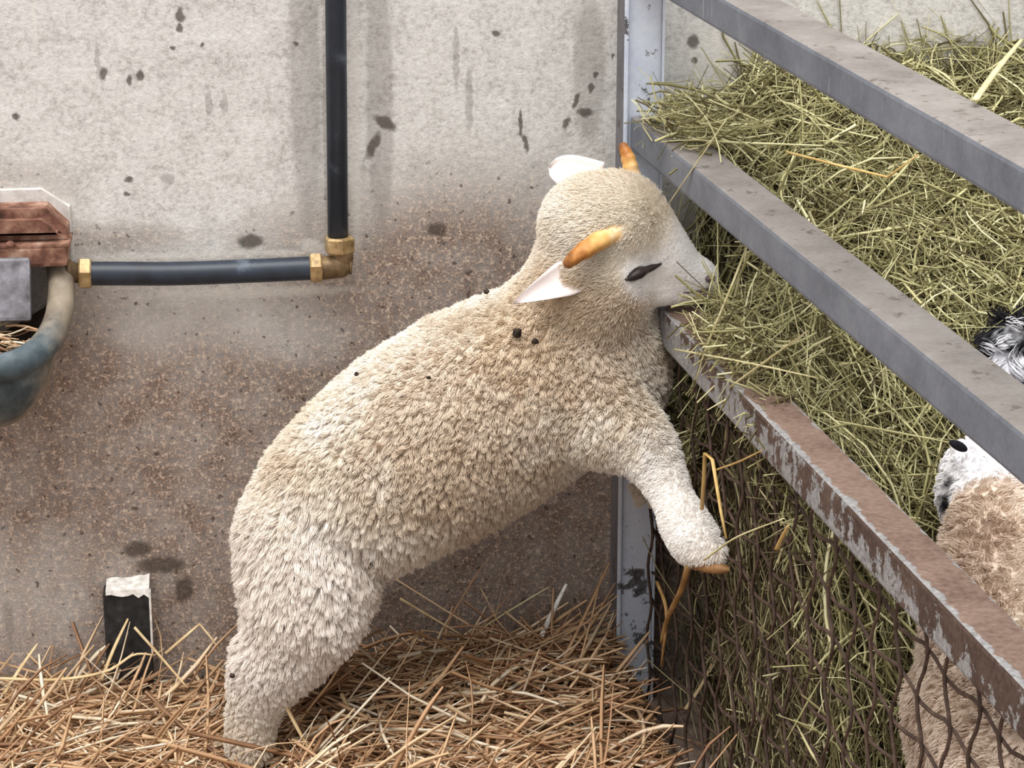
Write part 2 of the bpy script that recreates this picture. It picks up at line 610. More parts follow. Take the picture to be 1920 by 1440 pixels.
# outer shell: rings shrinking down towards the foot
prof = [(1.0, 0.0), (0.99, 0.02), (0.95, 0.045), (0.86, 0.075), (0.70, 0.10), (0.45, 0.12), (0.05, 0.128)]
rings = []
for f, dz in prof:
    ring = []
    for p in rim:
        zt = p.z * (1 - (1 - f) * .6) + (bz - 0.06) * ((1 - f) * .6)
        ring.append(bm.verts.new((BX + (p.x - BX) * (f + 0.02), -0.01 + (p.y + 0.01) * (f + 0.02), zt - dz)))
    rings.append(ring)
for A, B in zip(rings, rings[1:]):
    for i in range(NA):
        bm.faces.new((A[i], A[i + 1], B[i + 1], B[i]))
keep(build('bowl_shell', bm, M_bowl), bowl)
bm = bmesh.new()
rings = []
for f, dz in ((0.93, 0.0), (0.90, 0.03), (0.80, 0.055), (0.02, 0.062)):
    ring = []
    for p in rim:
        zt = p.z * f + (bz - 0.05) * (1 - f)
        ring.append(bm.verts.new((BX + (p.x - BX) * f, -0.01 + (p.y + 0.01) * f, zt - dz)))
    rings.append(ring)
for A, B in zip(rings, rings[1:]):
    for i in range(NA):
        bm.faces.new((A[i], B[i], B[i + 1], A[i + 1]))
keep(build('bowl_inside', bm, M_dark_water), bowl)
# rusty housing
hx0, hx1 = at(-190, 430, 0).x, at(128, 430, -0.04).x
zt, zb = at(60, 388, -0.04).z, at(60, 484, -0.05).z
zm = at(60, 450, -0.05).z
bm = bmesh.new()
outl = [(hx0, zm), (hx0, zt - .025), (hx0 + .028, zt), (hx1 - .026, zt), (hx1, zt - .027), (hx1, zm)]
fr = [bm.verts.new((x, -0.062, z)) for x, z in outl]
bk = [bm.verts.new((x, -0.002, z)) for x, z in outl]
bm.faces.new(fr)
bm.faces.new(bk[::-1])
for i in range(len(fr)):
    j = (i + 1) % len(fr)
    bm.faces.new((fr[i], bk[i], bk[j], fr[j]))
bmesh.ops.bevel(bm, geom=[e for e in bm.edges if all(abs(v.co.y + 0.062) < 1e-5 for v in e.verts)], offset=0.012, segments=4, affect='EDGES')
add_box(bm, ((hx0 + hx1) / 2, -0.035, zm - 0.004), (hx1 - hx0 + .006, 0.066, 0.006), bevel=.002)
housing = keep(build('valve_housing', bm, M_rust, smooth=False), bowl)
housing['label'] = 'rusty brown valve housing'
bm = bmesh.new()
add_box(bm, ((hx0 + hx1) / 2, -0.036, (zm + zb) / 2 - 0.006), (hx1 - hx0 - .002, 0.064, zm - zb + .004), bevel=.005)
keep(build('housing_base', bm, M_rust, smooth=False), bowl)
for uu in (20, -110):
    bm = bmesh.new()
    p = at(uu, 458, -0.07)
    add_ball(bm, p, 0.006, 2, (1, .8, .8))
    keep(build('housing_bolt', bm, M_rust), housing)
bm = bmesh.new()
pc = at(-30, 545, -0.085)
add_box(bm, (BX - .004, -0.085, pc.z), (0.140, 0.012, 0.082), Matrix.Rotation(math.radians(-24), 3, 'X'), 0.005)
keep(build('tongue_plate', bm, M_paddle, smooth=False), bowl)['label'] = 'grey metal tongue plate'
bm = bmesh.new()
ptop, pbot = at(60, 352, 0).z, at(60, 488, 0).z
px0, px1 = at(-210, 430, 0).x, at(134, 430, 0).x
outl = [(px0, pbot), (px0, ptop), (px1 - .035, ptop), (px1, ptop - .024), (px1 + .003, pbot)]
fr = [bm.verts.new((x, -0.012, z)) for x, z in outl]
bk = [bm.verts.new((x, 0.0, z)) for x, z in outl]
bm.faces.new(fr)
bm.faces.new(bk[::-1])
for i in range(len(fr)):
    j = (i + 1) % len(fr)
    bm.faces.new((fr[i], bk[i], bk[j], fr[j]))
keep(build('back_plate', bm, M_plaster, smooth=False), bowl)['label'] = 'white plaster backing plate'

# ------------------------------------------------------------------ black stub against the wall
stub = empty('stub_post', at(240, 1270, -0.02))
tag(stub, 'short black square stub post with broken white top, standing in straw by the wall', 'post')
x0, x1 = at(195, 1150, -0.03).x, at(282, 1150, -0.03).x
zt = at(240, 1108, -0.03).z
bm = bmesh.new()
add_box(bm, ((x0 + x1) / 2, -0.019, zt / 2), (x1 - x0, 0.034, zt), bevel=0.003)
keep(build('stub_body', bm, M_black, smooth=False), stub)
bm = bmesh.new()
n = 9
top, bot = [], []
for i in range(n):
    x = x0 + .004 + (x1 - x0 - .004) * i / (n - 1)
    hgt = 0.006 + 0.005 * i / n + random.uniform(-.002, .002)
    top.append((bm.verts.new((x, -0.037, zt + hgt * .6)), bm.verts.new((x, -0.001, zt + hgt + .002))))
    bot.append((bm.verts.new((x, -0.038, zt - random.uniform(.001, .009))), bm.verts.new((x, -0.001, zt - .002))))
for i in range(n - 1):
    bm.faces.new((top[i][0], top[i + 1][0], top[i + 1][1], top[i][1]))
    bm.faces.new((bot[i][0], bot[i + 1][0], top[i + 1][0], top[i][0]))
    bm.faces.new((bot[i][1], top[i][1], top[i + 1][1], bot[i + 1][1]))
bm.faces.new((bot[0][0], top[0][0], top[0][1], bot[0][1]))
bm.faces.new((bot[-1][0], bot[-1][1], top[-1][1], top[-1][0]))
add_box(bm, (x1 + .0005, -0.03, zt - 0.045), (0.003, 0.012, 0.09), bevel=.0008)
keep(build('broken_edge', bm, M_white_chip, smooth=False), stub)['label'] = 'ragged white broken edge'


# ------------------------------------------------------------------ stalks
def smooth_noise(x, y, seed, freq):
    r = np.random.default_rng(seed)
    out = 0
    for k in range(6):
        a = r.uniform(0, 2 * np.pi)
        fr_ = freq * r.uniform(.6, 1.6)
        out = out + np.sin((x * np.cos(a) + y * np.sin(a)) * fr_ + r.uniform(0, 6.28))
    return out / 6


def tubes(lines, width, flat, sides=4):
    """lines (N,K,3), width (N,): verts and faces of N little stalks"""
    N, K, _ = lines.shape
    t = np.gradient(lines, axis=1)
    t /= np.linalg.norm(t, axis=2, keepdims=True) + 1e-9
    ref = rng.normal(size=(N, 1, 3))
    s = np.cross(t, np.broadcast_to(ref, t.shape))
    s /= np.linalg.norm(s, axis=2, keepdims=True) + 1e-9
    w = np.cross(t, s)
    taper = np.ones(K)
    taper[-1] = 0.55
    ww = width[:, None, None] * taper[None, :, None] * 0.5
    ang = 2 * np.pi * np.arange(sides) / sides
    V = np.stack([lines + s * ww * math.cos(a) + w * ww * flat * math.sin(a) for a in ang], axis=2)
    V = V.reshape(-1, 3)
    base = (np.arange(N)[:, None, None] * K + np.arange(K - 1)[None, :, None]) * sides
    k = np.arange(sides)[None, None, :]
    k2 = (np.arange(sides) + 1) % sides
    k2 = k2[None, None, :]
    Fq = np.stack([base + k, base + k2, base + sides + k2, base + sides + k], axis=-1).reshape(-1, 4)
    return V, Fq


def mesh_np(name, V, Fq, matidx=None):
    me = bpy.data.meshes.new(name)
    me.vertices.add(len(V))
    me.vertices.foreach_set('co', np.ascontiguousarray(V, dtype=np.float32).ravel())
    me.loops.add(Fq.size)
    me.loops.foreach_set('vertex_index', np.ascontiguousarray(Fq, dtype=np.int32).ravel())
    me.polygons.add(len(Fq))
    me.polygons.foreach_set('loop_start', np.arange(0, Fq.size, 4, dtype=np.int32))
    me.update(calc_edges=True)
    if matidx is not None:
        me.polygons.foreach_set('material_index', matidx.astype(np.int32))
    return me


def bend_lines(c, d, L, up, K=6, curve=0.12, kink=0.0):
    """centre lines: start c-d*L/2 .. c+d*L/2 with sag and sideways curl"""
    N = len(c)
    s = np.linspace(-.5, .5, K)
    side = np.cross(d, up)
    side /= np.linalg.norm(side, axis=1, keepdims=True) + 1e-9
    a = rng.normal(0, curve, N)
    b = rng.normal(0, curve, N)
    kk = rng.random(N) < kink
    kp = rng.uniform(-.25, .25, N)
    ks = rng.normal(0, .7, (N, 2)) * kk[:, None]
    ln = c[:, None, :] + d[:, None, :] * (s[None, :, None] * L[:, None, None])
    bow = (s ** 2 - .08)[None, :, None] * L[:, None, None]
    ln = ln + side[:, None, :] * (a[:, None, None] * bow * 2) + up[:, None, :] * (b[:, None, None] * bow * 2)
    past = np.clip(s[None, :] - kp[:, None], 0, None)[:, :, None] * L[:, None, None]
    ln = ln + side[:, None, :] * past * ks[:, :1, None] + up[:, None, :] * past * ks[:, 1:, None] * .6
    return ln


def unit(v):
    return v / (np.linalg.norm(v, axis=-1, keepdims=True) + 1e-9)


# straw bedding: a low mound against the wall
def straw_h(x, y):
    m = 0.009 + 0.062 * np.exp(-((x - 0.02) / 0.24) ** 2 - ((y + 0.10) / 0.16) ** 2) + 0.018 * np.exp(-((x + .62) / .2) ** 2)
    return m + 0.012 * smooth_noise(x, y, 3, 16) + 0.02 * np.clip(-y - .1, 0, 1)


SX0, SX1, SY0, SY1 = -0.95, 0.26, -0.95, -0.004
nx, ny = 70, 50
gx, gy = np.meshgrid(np.linspace(SX0, SX1, nx), np.linspace(SY0, SY1, ny), indexing='ij')


def fence_x(y):
    return FO.x - y * math.tan(AZ)


gxx = np.minimum(gx, fence_x(gy) + 0.01)
gz = np.maximum(straw_h(gxx, gy) - 0.006, 0.004)
gz[0, :] = gz[-1, :] = 0.001
gz[:, 0] = 0.001
V0 = np.stack([gxx, gy, gz], -1).reshape(-1, 3)
ii, jj = np.meshgrid(np.arange(nx - 1), np.arange(ny - 1), indexing='ij')
F0 = np.stack([ii * ny + jj, (ii + 1) * ny + jj, (ii + 1) * ny + jj + 1, ii * ny + jj + 1], -1).reshape(-1, 4)

NS = 5600
cx = rng.uniform(SX0 + .05, SX1, NS * 2)
cy = -0.02 - 0.62 * rng.random(NS * 2) ** 1.15
ok = cx < fence_x(cy) - 0.025
cx, cy = cx[ok][:NS], cy[ok][:NS]
NS = len(cx)
L = rng.gamma(6, 0.027, NS).clip(.05, .34)
yaw = rng.normal(0.12, 0.72, NS)
tilt = rng.normal(0, 0.20, NS)
steep = rng.random(NS) < 0.05
tilt = np.where(steep, rng.uniform(.35, 1.1, NS), tilt)
L = np.where(steep, L * .8, L)
d = np.stack([np.cos(yaw) * np.cos(tilt), np.sin(yaw) * np.cos(tilt), np.sin(tilt)], -1)
lift = rng.random(NS) ** 1.6 * (0.026 + 0.016 * (cx > -.3))
cz = straw_h(cx, cy) + lift + np.where(steep, L * .3 * np.abs(np.sin(tilt)), 0)
ends = np.abs(d[:, 1]) * L * .5
cy = np.minimum(cy, -0.008 - ends)
reach = np.abs(d[:, 0]) * L * .5
cx = np.minimum(cx, fence_x(cy) - 0.012 - reach * .9)
cen = np.stack([cx, cy, cz], -1)
ln = bend_lines(cen, d, L, np.tile([[0, 0, 1.0]], (NS, 1)), 6, 0.16, 0.22)
ln[:, :, 2] = np.maximum(ln[:, :, 2], 0.006)
ln[:, :, 1] = np.minimum(ln[:, :, 1], -0.004)
_l0, _l1 = np.array(at(470, 1372, -0.25)), np.array(at(500, 1230, -0.25))
_h = (((ln - _l0) @ (_l1 - _l0)) / ((_l1 - _l0) @ (_l1 - _l0))).clip(0, 1)
_d = ln - (_l0 + _h[..., None] * (_l1 - _l0))
_d[..., 1] = np.where(_d[..., 1] < 0, _d[..., 1] * .55, _d[..., 1])      # nothing lies over the planted foot
ln = ln[~(np.linalg.norm(_d, axis=-1) < 0.047).any(1)]
V1, F1 = tubes(ln, rng.uniform(.0026, .0068, len(ln)), 0.36)
me = mesh_np('straw_bedding', np.vstack([V0, V1]), np.vstack([F0, F1 + len(V0)]),
             np.concatenate([np.zeros(len(F0)), np.ones(len(F1))]))
M_straw_base = mat_simple('trodden_straw', [(0.35, rgb(58, 40, 26)), (0.55, rgb(108, 78, 48)), (0.75, rgb(150, 114, 72))], 70, 0.9, bump=0.8, dist=0.01, stretch=(0.4, 1, 1))
M_straw = mat_island('golden_straw', [(0.0, rgb(126, 92, 66)), (0.22, rgb(172, 132, 98)), (0.55, rgb(202, 166, 128)), (0.82, rgb(220, 192, 156)), (1.0, rgb(236, 224, 202))], 0.5, 0.4)
tag(link('straw_bedding', me, [M_straw_base, M_straw]), 'golden straw bedding heaped on the floor under the lamb', 'straw', kind='stuff')


# hay heap in the pen behind the fence
def hay_h(s, t):
    h = 0.86 - 0.40 * t + 0.10 * np.clip(s - .15, 0, 1)
    h = h + 0.03 * smooth_noise(s, t, 11, 11)
    near = np.exp(-(s / 0.07) ** 2)
    h = h - 0.05 * near * np.clip(t / .3, 0, 1)
    h = h - 0.34 / (1 + np.exp((s - 0.115) / 0.012)) / (1 + np.exp((t - 0.33) / 0.03))
    dip = 1 / (1 + np.exp(-(t - 0.80) / 0.035))
    hol = 1 / (1 + np.exp(-(s - 0.10) / 0.03)) / (1 + np.exp(-(t - 0.60) / 0.06))
    h = h * (1 - 0.92 * dip) * (1 - 0.35 * hol * (1 - dip))
    end = 1 / (1 + np.exp(-(t - 0.93) / 0.02))
    return np.maximum(h * (1 - end), 0.01)


ns_, nt_ = 70, 80
gs, gt = np.meshgrid(np.linspace(0.034, 1.15, ns_), np.linspace(0.01, 1.15, nt_), indexing='ij')
gz = hay_h(gs, gt)


def fp_np(s, t, z):
    o = np.array(FO)
    return o + np.array(SD) * s[..., None] + np.array(TD) * t[..., None] + np.array([0, 0, 1.0]) * z[..., None]


top = fp_np(gs, gt, gz - 0.012)
top[..., 1] = np.minimum(top[..., 1], -0.004)
V0 = top.reshape(-1, 3)
ii, jj = np.meshgrid(np.arange(ns_ - 1), np.arange(nt_ - 1), indexing='ij')
F0 = np.stack([ii * nt_ + jj, ii * nt_ + jj + 1, (ii + 1) * nt_ + jj + 1, (ii + 1) * nt_ + jj], -1).reshape(-1, 4)
# upright face behind the wire
nk = 20
kk = np.linspace(0, 1, nk)
ft = np.linspace(0.01, 1.15, nt_)
fz = (hay_h(np.full(nt_, .034), ft) - 0.012)[:, None] * kk[None, :]
fss = 0.036 + 0.085 / (1 + np.exp((np.repeat(ft[:, None], nk, 1) - 0.33) / 0.03)) + 0.012 * smooth_noise(np.repeat(ft[:, None], nk, 1), fz, 5, 30) + 0.012
fss[:, -1] = 0.036
Vf = fp_np(fss, np.repeat(ft[:, None], nk, 1), fz)
Vf[..., 1] = np.minimum(Vf[..., 1], -0.004)
Vf = Vf.reshape(-1, 3)
ii, jj = np.meshgrid(np.arange(nt_ - 1), np.arange(nk - 1), indexing='ij')
Ff = np.stack([ii * nk + jj, (ii + 1) * nk + jj, (ii + 1) * nk + jj + 1, ii * nk + jj + 1], -1).reshape(-1, 4) + len(V0)
VB, FB = np.vstack([V0, Vf]), np.vstack([F0, Ff])

NH = 18000
hs = 0.04 + 1.0 * rng.random(NH) ** 1.3
ht = 0.02 + 0.92 * rng.random(NH)
hz = hay_h(hs, ht)
e = 0.01
gsx = (hay_h(hs + e, ht) - hz) / e
gtx = (hay_h(hs, ht + e) - hz) / e
gsx, gtx = gsx.clip(-2, 2), gtx.clip(-2.5, 2.5)
nrm_l = unit(np.stack([-gsx, -gtx, np.ones(NH)], -1))
yaw = rng.uniform(0, 2 * np.pi, NH)
dl = np.stack([np.cos(yaw), np.sin(yaw), np.cos(yaw) * gsx + np.sin(yaw) * gtx + rng.normal(0, .30, NH)], -1)
dl = unit(dl)
A = np.stack([np.array(SD), np.array(TD), np.array([0, 0, 1.0])], 0)
dw, nw = dl @ A, nrm_l @ A
L = rng.gamma(4.5, 0.026, NH).clip(.03, .26)
cen = fp_np(hs, ht, hz) + nw * (rng.random(NH)[:, None] ** 1.5 * 0.035 - 0.006)
l1 = bend_lines(cen, dw, L, nw, 6, 0.30, 0.2)
# stalks on the upright face, mostly hanging
NF = 3600
ft_ = 0.03 + 0.90 * rng.random(NF) ** .8
fz_ = hay_h(np.full(NF, .04), ft_) * rng.random(NF) ** .8
L2 = rng.gamma(4.5, 0.020, NF).clip(.03, .2)
ang = rng.normal(np.pi / 2, .7, NF)
d2 = unit(np.stack([rng.normal(0, .10, NF), np.cos(ang), np.sin(ang)], -1)) @ A
c2 = fp_np(0.034 + 0.022 * rng.random(NF) + 0.08 / (1 + np.exp((ft_ - 0.33) / 0.03)) * rng.random(NF) ** .4, ft_, fz_)
l2 = bend_lines(c2, d2, L2, np.tile(-np.array(SD)[None], (NF, 1)), 6, 0.18, 0.2)
# wisps poking out over the middle and bottom rails
NW = 650
tw = rng.uniform(0.08, 0.75, NW)
which = rng.random(NW) < .42
sw = rng.uniform(0.0, 0.09, NW)
zw = np.where(which, 0.828, 0.62) + rng.random(NW) ** 2 * .05
tw = np.where(which, rng.uniform(.10, .30, NW), rng.uniform(.25, .56, NW))
d3 = unit(np.stack([rng.normal(.5, .8, NW), rng.normal(0, .8, NW), rng.normal(.05, .3, NW)], -1)) @ A
L3 = rng.gamma(4.5, 0.020, NW).clip(.03, .15)
l3 = bend_lines(fp_np(sw, tw, zw), d3, L3, np.tile([[0, 0, 1.0]], (NW, 1)), 6, 0.3, 0.2)
l3 = l3[~(((l3 - np.array(FO)) @ np.array(SD)) < -0.018).any(1)]
lines = np.concatenate([l1, l2, l3])
darker = np.concatenate([np.zeros(len(l1)), np.ones(len(l2)), np.zeros(len(l3))]) > 0.5  # flags the upright-face stalks that take the shade-painted colour
darker &= rng.random(len(darker)) < .85
lines[:, :, 1] = np.minimum(lines[:, :, 1], -0.003)
lines[:, :, 2] = np.maximum(lines[:, :, 2], 0.004)
_m0, _m1 = np.array(at(1180, 440, -0.235)), np.array(at(1318, 530, -0.235))
_ax = _m1 - _m0
_f = (((lines - _m0) @ _ax) / (_ax @ _ax)).clip(0, 1)
_near = np.linalg.norm(lines - (_m0 + _f[..., None] * _ax), axis=-1) < (0.085 - 0.030 * _f)
_nf = np.linalg.norm(lines - np.array(at(1295, 990, -0.40)), axis=-1) < 0.06
_j0, _j1 = np.array(at(1225, 620, -0.22)), np.array(at(1345, 580, -0.26))
_g = (((lines - _j0) @ (_j1 - _j0)) / ((_j1 - _j0) @ (_j1 - _j0))).clip(0, 1)
_nj = np.linalg.norm(lines - (_j0 + _g[..., None] * (_j1 - _j0)), axis=-1) < (0.055 - .014 * _g)
_out = (((lines - np.array(FO)) @ np.array(SD)) < -0.022).any(1)
_drop = _out | _near.any(1) | _nf.any(1) | _nj.any(1)
lines, darker = lines[~_drop], darker[~_drop]
wid = .0010 + .0034 * rng.random(len(lines)) ** 2.2
V1, F1 = tubes(lines, wid, 0.4)
me = mesh_np('hay', np.vstack([VB, V1]), np.vstack([FB, F1 + len(VB)]),
             np.concatenate([np.zeros(len(FB)), np.where(np.repeat(darker, len(F1) // len(lines)), 2, 1)]))
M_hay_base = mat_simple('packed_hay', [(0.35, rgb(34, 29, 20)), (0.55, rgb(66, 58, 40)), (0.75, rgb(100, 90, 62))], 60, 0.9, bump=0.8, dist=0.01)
M_hay_shaded = mat_island('shaded_hay', [(0.0, rgb(62, 50, 38)), (0.3, rgb(88, 76, 56)), (0.65, rgb(122, 112, 82)), (0.9, rgb(158, 148, 112)), (1.0, rgb(204, 194, 156))], 0.7, 0.2)  # shade behind the wire panel painted into the stalk colour
M_hay = mat_island('dry_hay', [(0.0, rgb(80, 68, 46)), (0.22, rgb(114, 106, 70)), (0.5, rgb(158, 153, 106)), (0.8, rgb(198, 192, 144)), (1.0, rgb(234, 228, 184))], 0.6, 0.25)
tag(link('hay', me, [M_hay_base, M_hay, M_hay_shaded]), 'heap of dull green hay filling the pen behind the steel fence', 'hay', kind='stuff')


# ------------------------------------------------------------------ animal bodies
def skin_from_balls(name, chains, mat, parent, voxel=0.006, smooth=6, after=None):
    """chains: lists of (centre, radius, squash) -> one continuous mesh"""
    b = bmesh.new()
    for ch in chains:
        for (c0, r0, q0), (c1, r1, q1) in zip(ch, ch[1:]):
            c0, c1 = Vector(c0), Vector(c1)
            n = max(2, int((c1 - c0).length / (0.22 * min(r0, r1))) + 1)
            for i in range(n):
                f = i / n
                add_ball(b, c0.lerp(c1, f), r0 + (r1 - r0) * f, 3, (1, q0 + (q1 - q0) * f, 1))
        add_ball(b, ch[-1][0], ch[-1][1], 3, (1, ch[-1][2], 1))
    me = bpy.data.meshes.new('tmp')
    b.to_mesh(me)
    b.free()
    tmp = bpy.data.objects.new('tmp', me)
    COL.objects.link(tmp)
    r = tmp.modifiers.new('r', 'REMESH')
    r.mode = 'VOXEL'
    r.voxel_size = voxel
    sm = tmp.modifiers.new('s', 'SMOOTH')
    sm.iterations = smooth
    sm.factor = 0.5
    dg = bpy.context.evaluated_depsgraph_get()
    out = bpy.data.meshes.new_from_object(tmp.evaluated_get(dg))
    bpy.data.objects.remove(tmp)
    out.name = name
    for p in out.polygons:
        p.use_smooth = True
    o = link(name, out, mat)
    if parent is not None:
        keep(o, parent)
    return o


def hair(name, body, count, length, flow, mat, parent, clump=9, rad=0.0006, clumping=0.75, curl=0.004, seed=1, keepf=None):
    r = np.random.default_rng(seed)
    me = body.data
    me.calc_loop_triangles()
    nv, ntri = len(me.vertices), len(me.loop_triangles)
    co = np.empty(nv * 3, np.float32)
    me.vertices.foreach_get('co', co)
    co = co.reshape(-1, 3)
    no = np.empty(nv * 3, np.float32)
    me.vertices.foreach_get('normal', no)
    no = no.reshape(-1, 3)
    tr = np.empty(ntri * 3, np.int32)
    me.loop_triangles.foreach_get('vertices', tr)
    tr = tr.reshape(-1, 3)
    ar = np.linalg.norm(np.cross(co[tr[:, 1]] - co[tr[:, 0]], co[tr[:, 2]] - co[tr[:, 0]]), axis=1)
    pick = r.choice(ntri, count, p=ar / ar.sum())
    w = r.dirichlet((1, 1, 1), count)
    P = (co[tr[pick]] * w[..., None]).sum(1)
    N = unit((no[tr[pick]] * w[..., None]).sum(1))
    if keepf is not None:
        k = keepf(P)
        P, N = P[k], N[k]
        count = len(P)
    Lg = length(P) * r.uniform(.75, 1.2, count)
    Fl = flow(P, N)
    Fl = Fl - N * (Fl * N).sum(1, keepdims=True) * .6
    jit = r.normal(0, .28, (count, 3))
    D = unit(N + Fl + jit)
    nc = max(1, count // clump)
    kd = KDTree(nc)
    for i in range(nc):
        kd.insert(P[i], i)
    kd.balance()
    own = np.array([kd.find(p)[1] for p in P])
    K = 5
    s = np.linspace(0, 1, K)
    ph = r.uniform(0, 6.28, nc)
    t1 = unit(np.cross(D[:nc], r.normal(size=(nc, 3))))
    t2 = np.cross(D[:nc], t1)
    sag = np.array([0, 0, -1.0])
    def strand(Pp, Dd, Ll):
        return Pp[:, None] + Dd[:, None] * (Ll[:, None, None] * s[None, :, None]) + sag * (Ll[:, None, None] * .18 * (s ** 2)[None, :, None])
    lead = strand(P[:nc], unit(N[:nc] + Fl[:nc] + r.normal(0, .30, (nc, 3))), Lg[:nc] * 1.05)
    cu = (curl * s)[None, :, None]
    lead = lead + t1[:, None] * np.cos(ph[:, None] + s * 5.0)[..., None] * cu + t2[:, None] * np.sin(ph[:, None] + s * 5.0)[..., None] * cu
    st = strand(P, D, Lg)
    cl = clumping(P) if callable(clumping) else np.full(count, clumping)
    f = cl[:, None, None] * (s ** 0.9)[None, :, None]
    X = st * (1 - f) + lead[own] * f
    X = X - N[:, None] * 0.001
    hc = bpy.data.hair_curves.new(name)
    hc.add_curves([K] * count)
    hc.points.foreach_set('position', X.astype(np.float32).ravel())
    at_ = hc.attributes.get('radius') or hc.attributes.new('radius', 'FLOAT', 'POINT')
    prof = np.tile(rad * np.array([1, 1, .9, .7, .4]), count)
    at_.data.foreach_set('value', prof.astype(np.float32))
    o = bpy.data.objects.new(name, hc)
    COL.objects.link(o)
    hc.materials.append(mat)
    keep(o, parent)
    return o


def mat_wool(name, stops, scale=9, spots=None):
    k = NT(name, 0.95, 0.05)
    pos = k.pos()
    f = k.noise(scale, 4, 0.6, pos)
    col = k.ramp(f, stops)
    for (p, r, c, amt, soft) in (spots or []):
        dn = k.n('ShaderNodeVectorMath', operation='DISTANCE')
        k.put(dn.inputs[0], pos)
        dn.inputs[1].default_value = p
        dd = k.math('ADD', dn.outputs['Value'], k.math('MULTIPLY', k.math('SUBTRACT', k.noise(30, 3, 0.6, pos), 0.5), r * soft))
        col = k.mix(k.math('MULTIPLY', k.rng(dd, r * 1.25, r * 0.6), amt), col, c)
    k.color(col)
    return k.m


YB = -0.20


def bp(u, v, r, Y=YB, q=0.85, shrink=13):
    p = at(u, v, Y)
    return (p, px(max(r - shrink, 6), p), q)


lamb = empty('lamb', at(455, 1400, -0.22))
tag(lamb, 'cream woolly lamb with two small horns standing upright with a front hoof on the fence', 'lamb')
HY = -0.235
chains = [
    # trunk: rump to chest and neck
    [bp(585, 985, 143), bp(640, 930, 168), bp(715, 880, 190), bp(800, 825, 205), bp(890, 775, 208), bp(975, 730, 200), bp(1050, 690, 182), bp(1110, 655, 142)],
    [bp(1060, 640, 160), bp(1090, 590, 140), bp(1118, 520, 128, HY), bp(1130, 450, 118, HY)],
    [bp(1140, 700, 125), bp(1170, 650, 88), bp(1160, 590, 85)],
    # near hind leg
    [bp(575, 1000, 140, -0.215), bp(580, 1070, 136, -0.235), bp(572, 1130, 120, -0.25), bp(548, 1186, 98, -0.25), bp(512, 1240, 86, -0.25), bp(487, 1290, 70, -0.245, .9), bp(474, 1340, 60, -0.24, .95), bp(468, 1395, 56, -0.24, .95)],
    # far hind leg
    [bp(600, 1020, 120, -0.15), bp(605, 1090, 100, -0.13), bp(585, 1160, 78, -0.125), bp(545, 1225, 58, -0.12), bp(525, 1290, 44, -0.12, 1), bp(520, 1345, 38, -0.12, 1)],
    # near foreleg: shoulder, elbow, knee, pastern
    [bp(1085, 735, 135, -0.235), bp(1120, 780, 100, -0.265), bp(1165, 802, 84, -0.28), bp(1206, 828, 66, -0.30, .9), bp(1238, 880, 48, -0.33, 1, 8), bp(1262, 935, 42, -0.37, 1, 7), bp(1282, 978, 52, -0.40, 1, 7), bp(1303, 1012, 54, -0.425, 1, 7), bp(1324, 1030, 44, -0.44, 1, 8), bp(1342, 1040, 28, -0.455, 1, 8)],
    # far foreleg reaching down behind it
    [bp(1150, 700, 95, -0.16), bp(1195, 750, 58, -0.14), bp(1208, 790, 50, -0.13, 1), bp(1205, 860, 36, -0.12, 1), bp(1212, 925, 30, -0.115, 1)],
    # head: skull, brow, muzzle, jaw
    [bp(1120, 425, 112, HY, .95), bp(1155, 420, 110, HY, .95), bp(1195, 435, 86, HY, .9, 9), bp(1235, 470, 68, HY, .85, 6), bp(1275, 505, 50, HY, .85, 4), bp(1310, 520, 40, HY, .9, 2)],
    [bp(1170, 500, 80, HY, .85), bp(1225, 530, 50, HY, .8, 5), bp(1285, 537, 34, HY, .9, 2), bp(1318, 543, 24, HY, .9, 2)],
]
e1 = at(1200, 800, -0.25)
wool_stops = [(0.30, rgb(222, 206, 186)), (0.48, rgb(238, 227, 211)), (0.68, rgb(249, 244, 236))]
W = rgb(252, 250, 250)
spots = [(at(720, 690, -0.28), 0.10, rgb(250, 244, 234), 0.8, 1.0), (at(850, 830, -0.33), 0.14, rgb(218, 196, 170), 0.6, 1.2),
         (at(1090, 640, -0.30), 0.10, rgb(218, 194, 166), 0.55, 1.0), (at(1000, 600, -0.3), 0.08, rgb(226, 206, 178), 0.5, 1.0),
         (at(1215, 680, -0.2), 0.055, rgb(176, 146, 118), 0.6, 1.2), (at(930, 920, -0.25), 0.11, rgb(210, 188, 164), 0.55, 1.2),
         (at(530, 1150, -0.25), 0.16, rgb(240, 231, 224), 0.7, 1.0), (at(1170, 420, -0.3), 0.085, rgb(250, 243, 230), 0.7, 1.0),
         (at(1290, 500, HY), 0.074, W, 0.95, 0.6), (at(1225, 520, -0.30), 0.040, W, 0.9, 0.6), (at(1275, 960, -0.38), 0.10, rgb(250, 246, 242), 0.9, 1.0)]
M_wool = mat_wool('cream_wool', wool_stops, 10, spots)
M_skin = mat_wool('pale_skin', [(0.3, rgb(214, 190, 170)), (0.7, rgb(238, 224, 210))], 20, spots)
body = skin_from_balls('body', chains, M_skin, lamb, 0.0055, 8)

HEADC = np.array(at(1150, 430, HY))
MUZ = np.array(at(1275, 500, HY))
FOOT = np.array(at(1285, 1000, -0.41))
HFOOT = np.array(at(470, 1360, -0.24))
RUMP = np.array(at(590, 980, -0.2))


EYE = np.array(at(1200, 510, -0.31))
THIGH = np.array(at(560, 1100, -0.25))
BELLY = np.array(at(800, 980, -0.25))


def near(P, c, a, b):
    """1 closer than a, 0 beyond b"""
    return np.clip((b - np.linalg.norm(P - c, axis=1)) / (b - a), 0, 1)


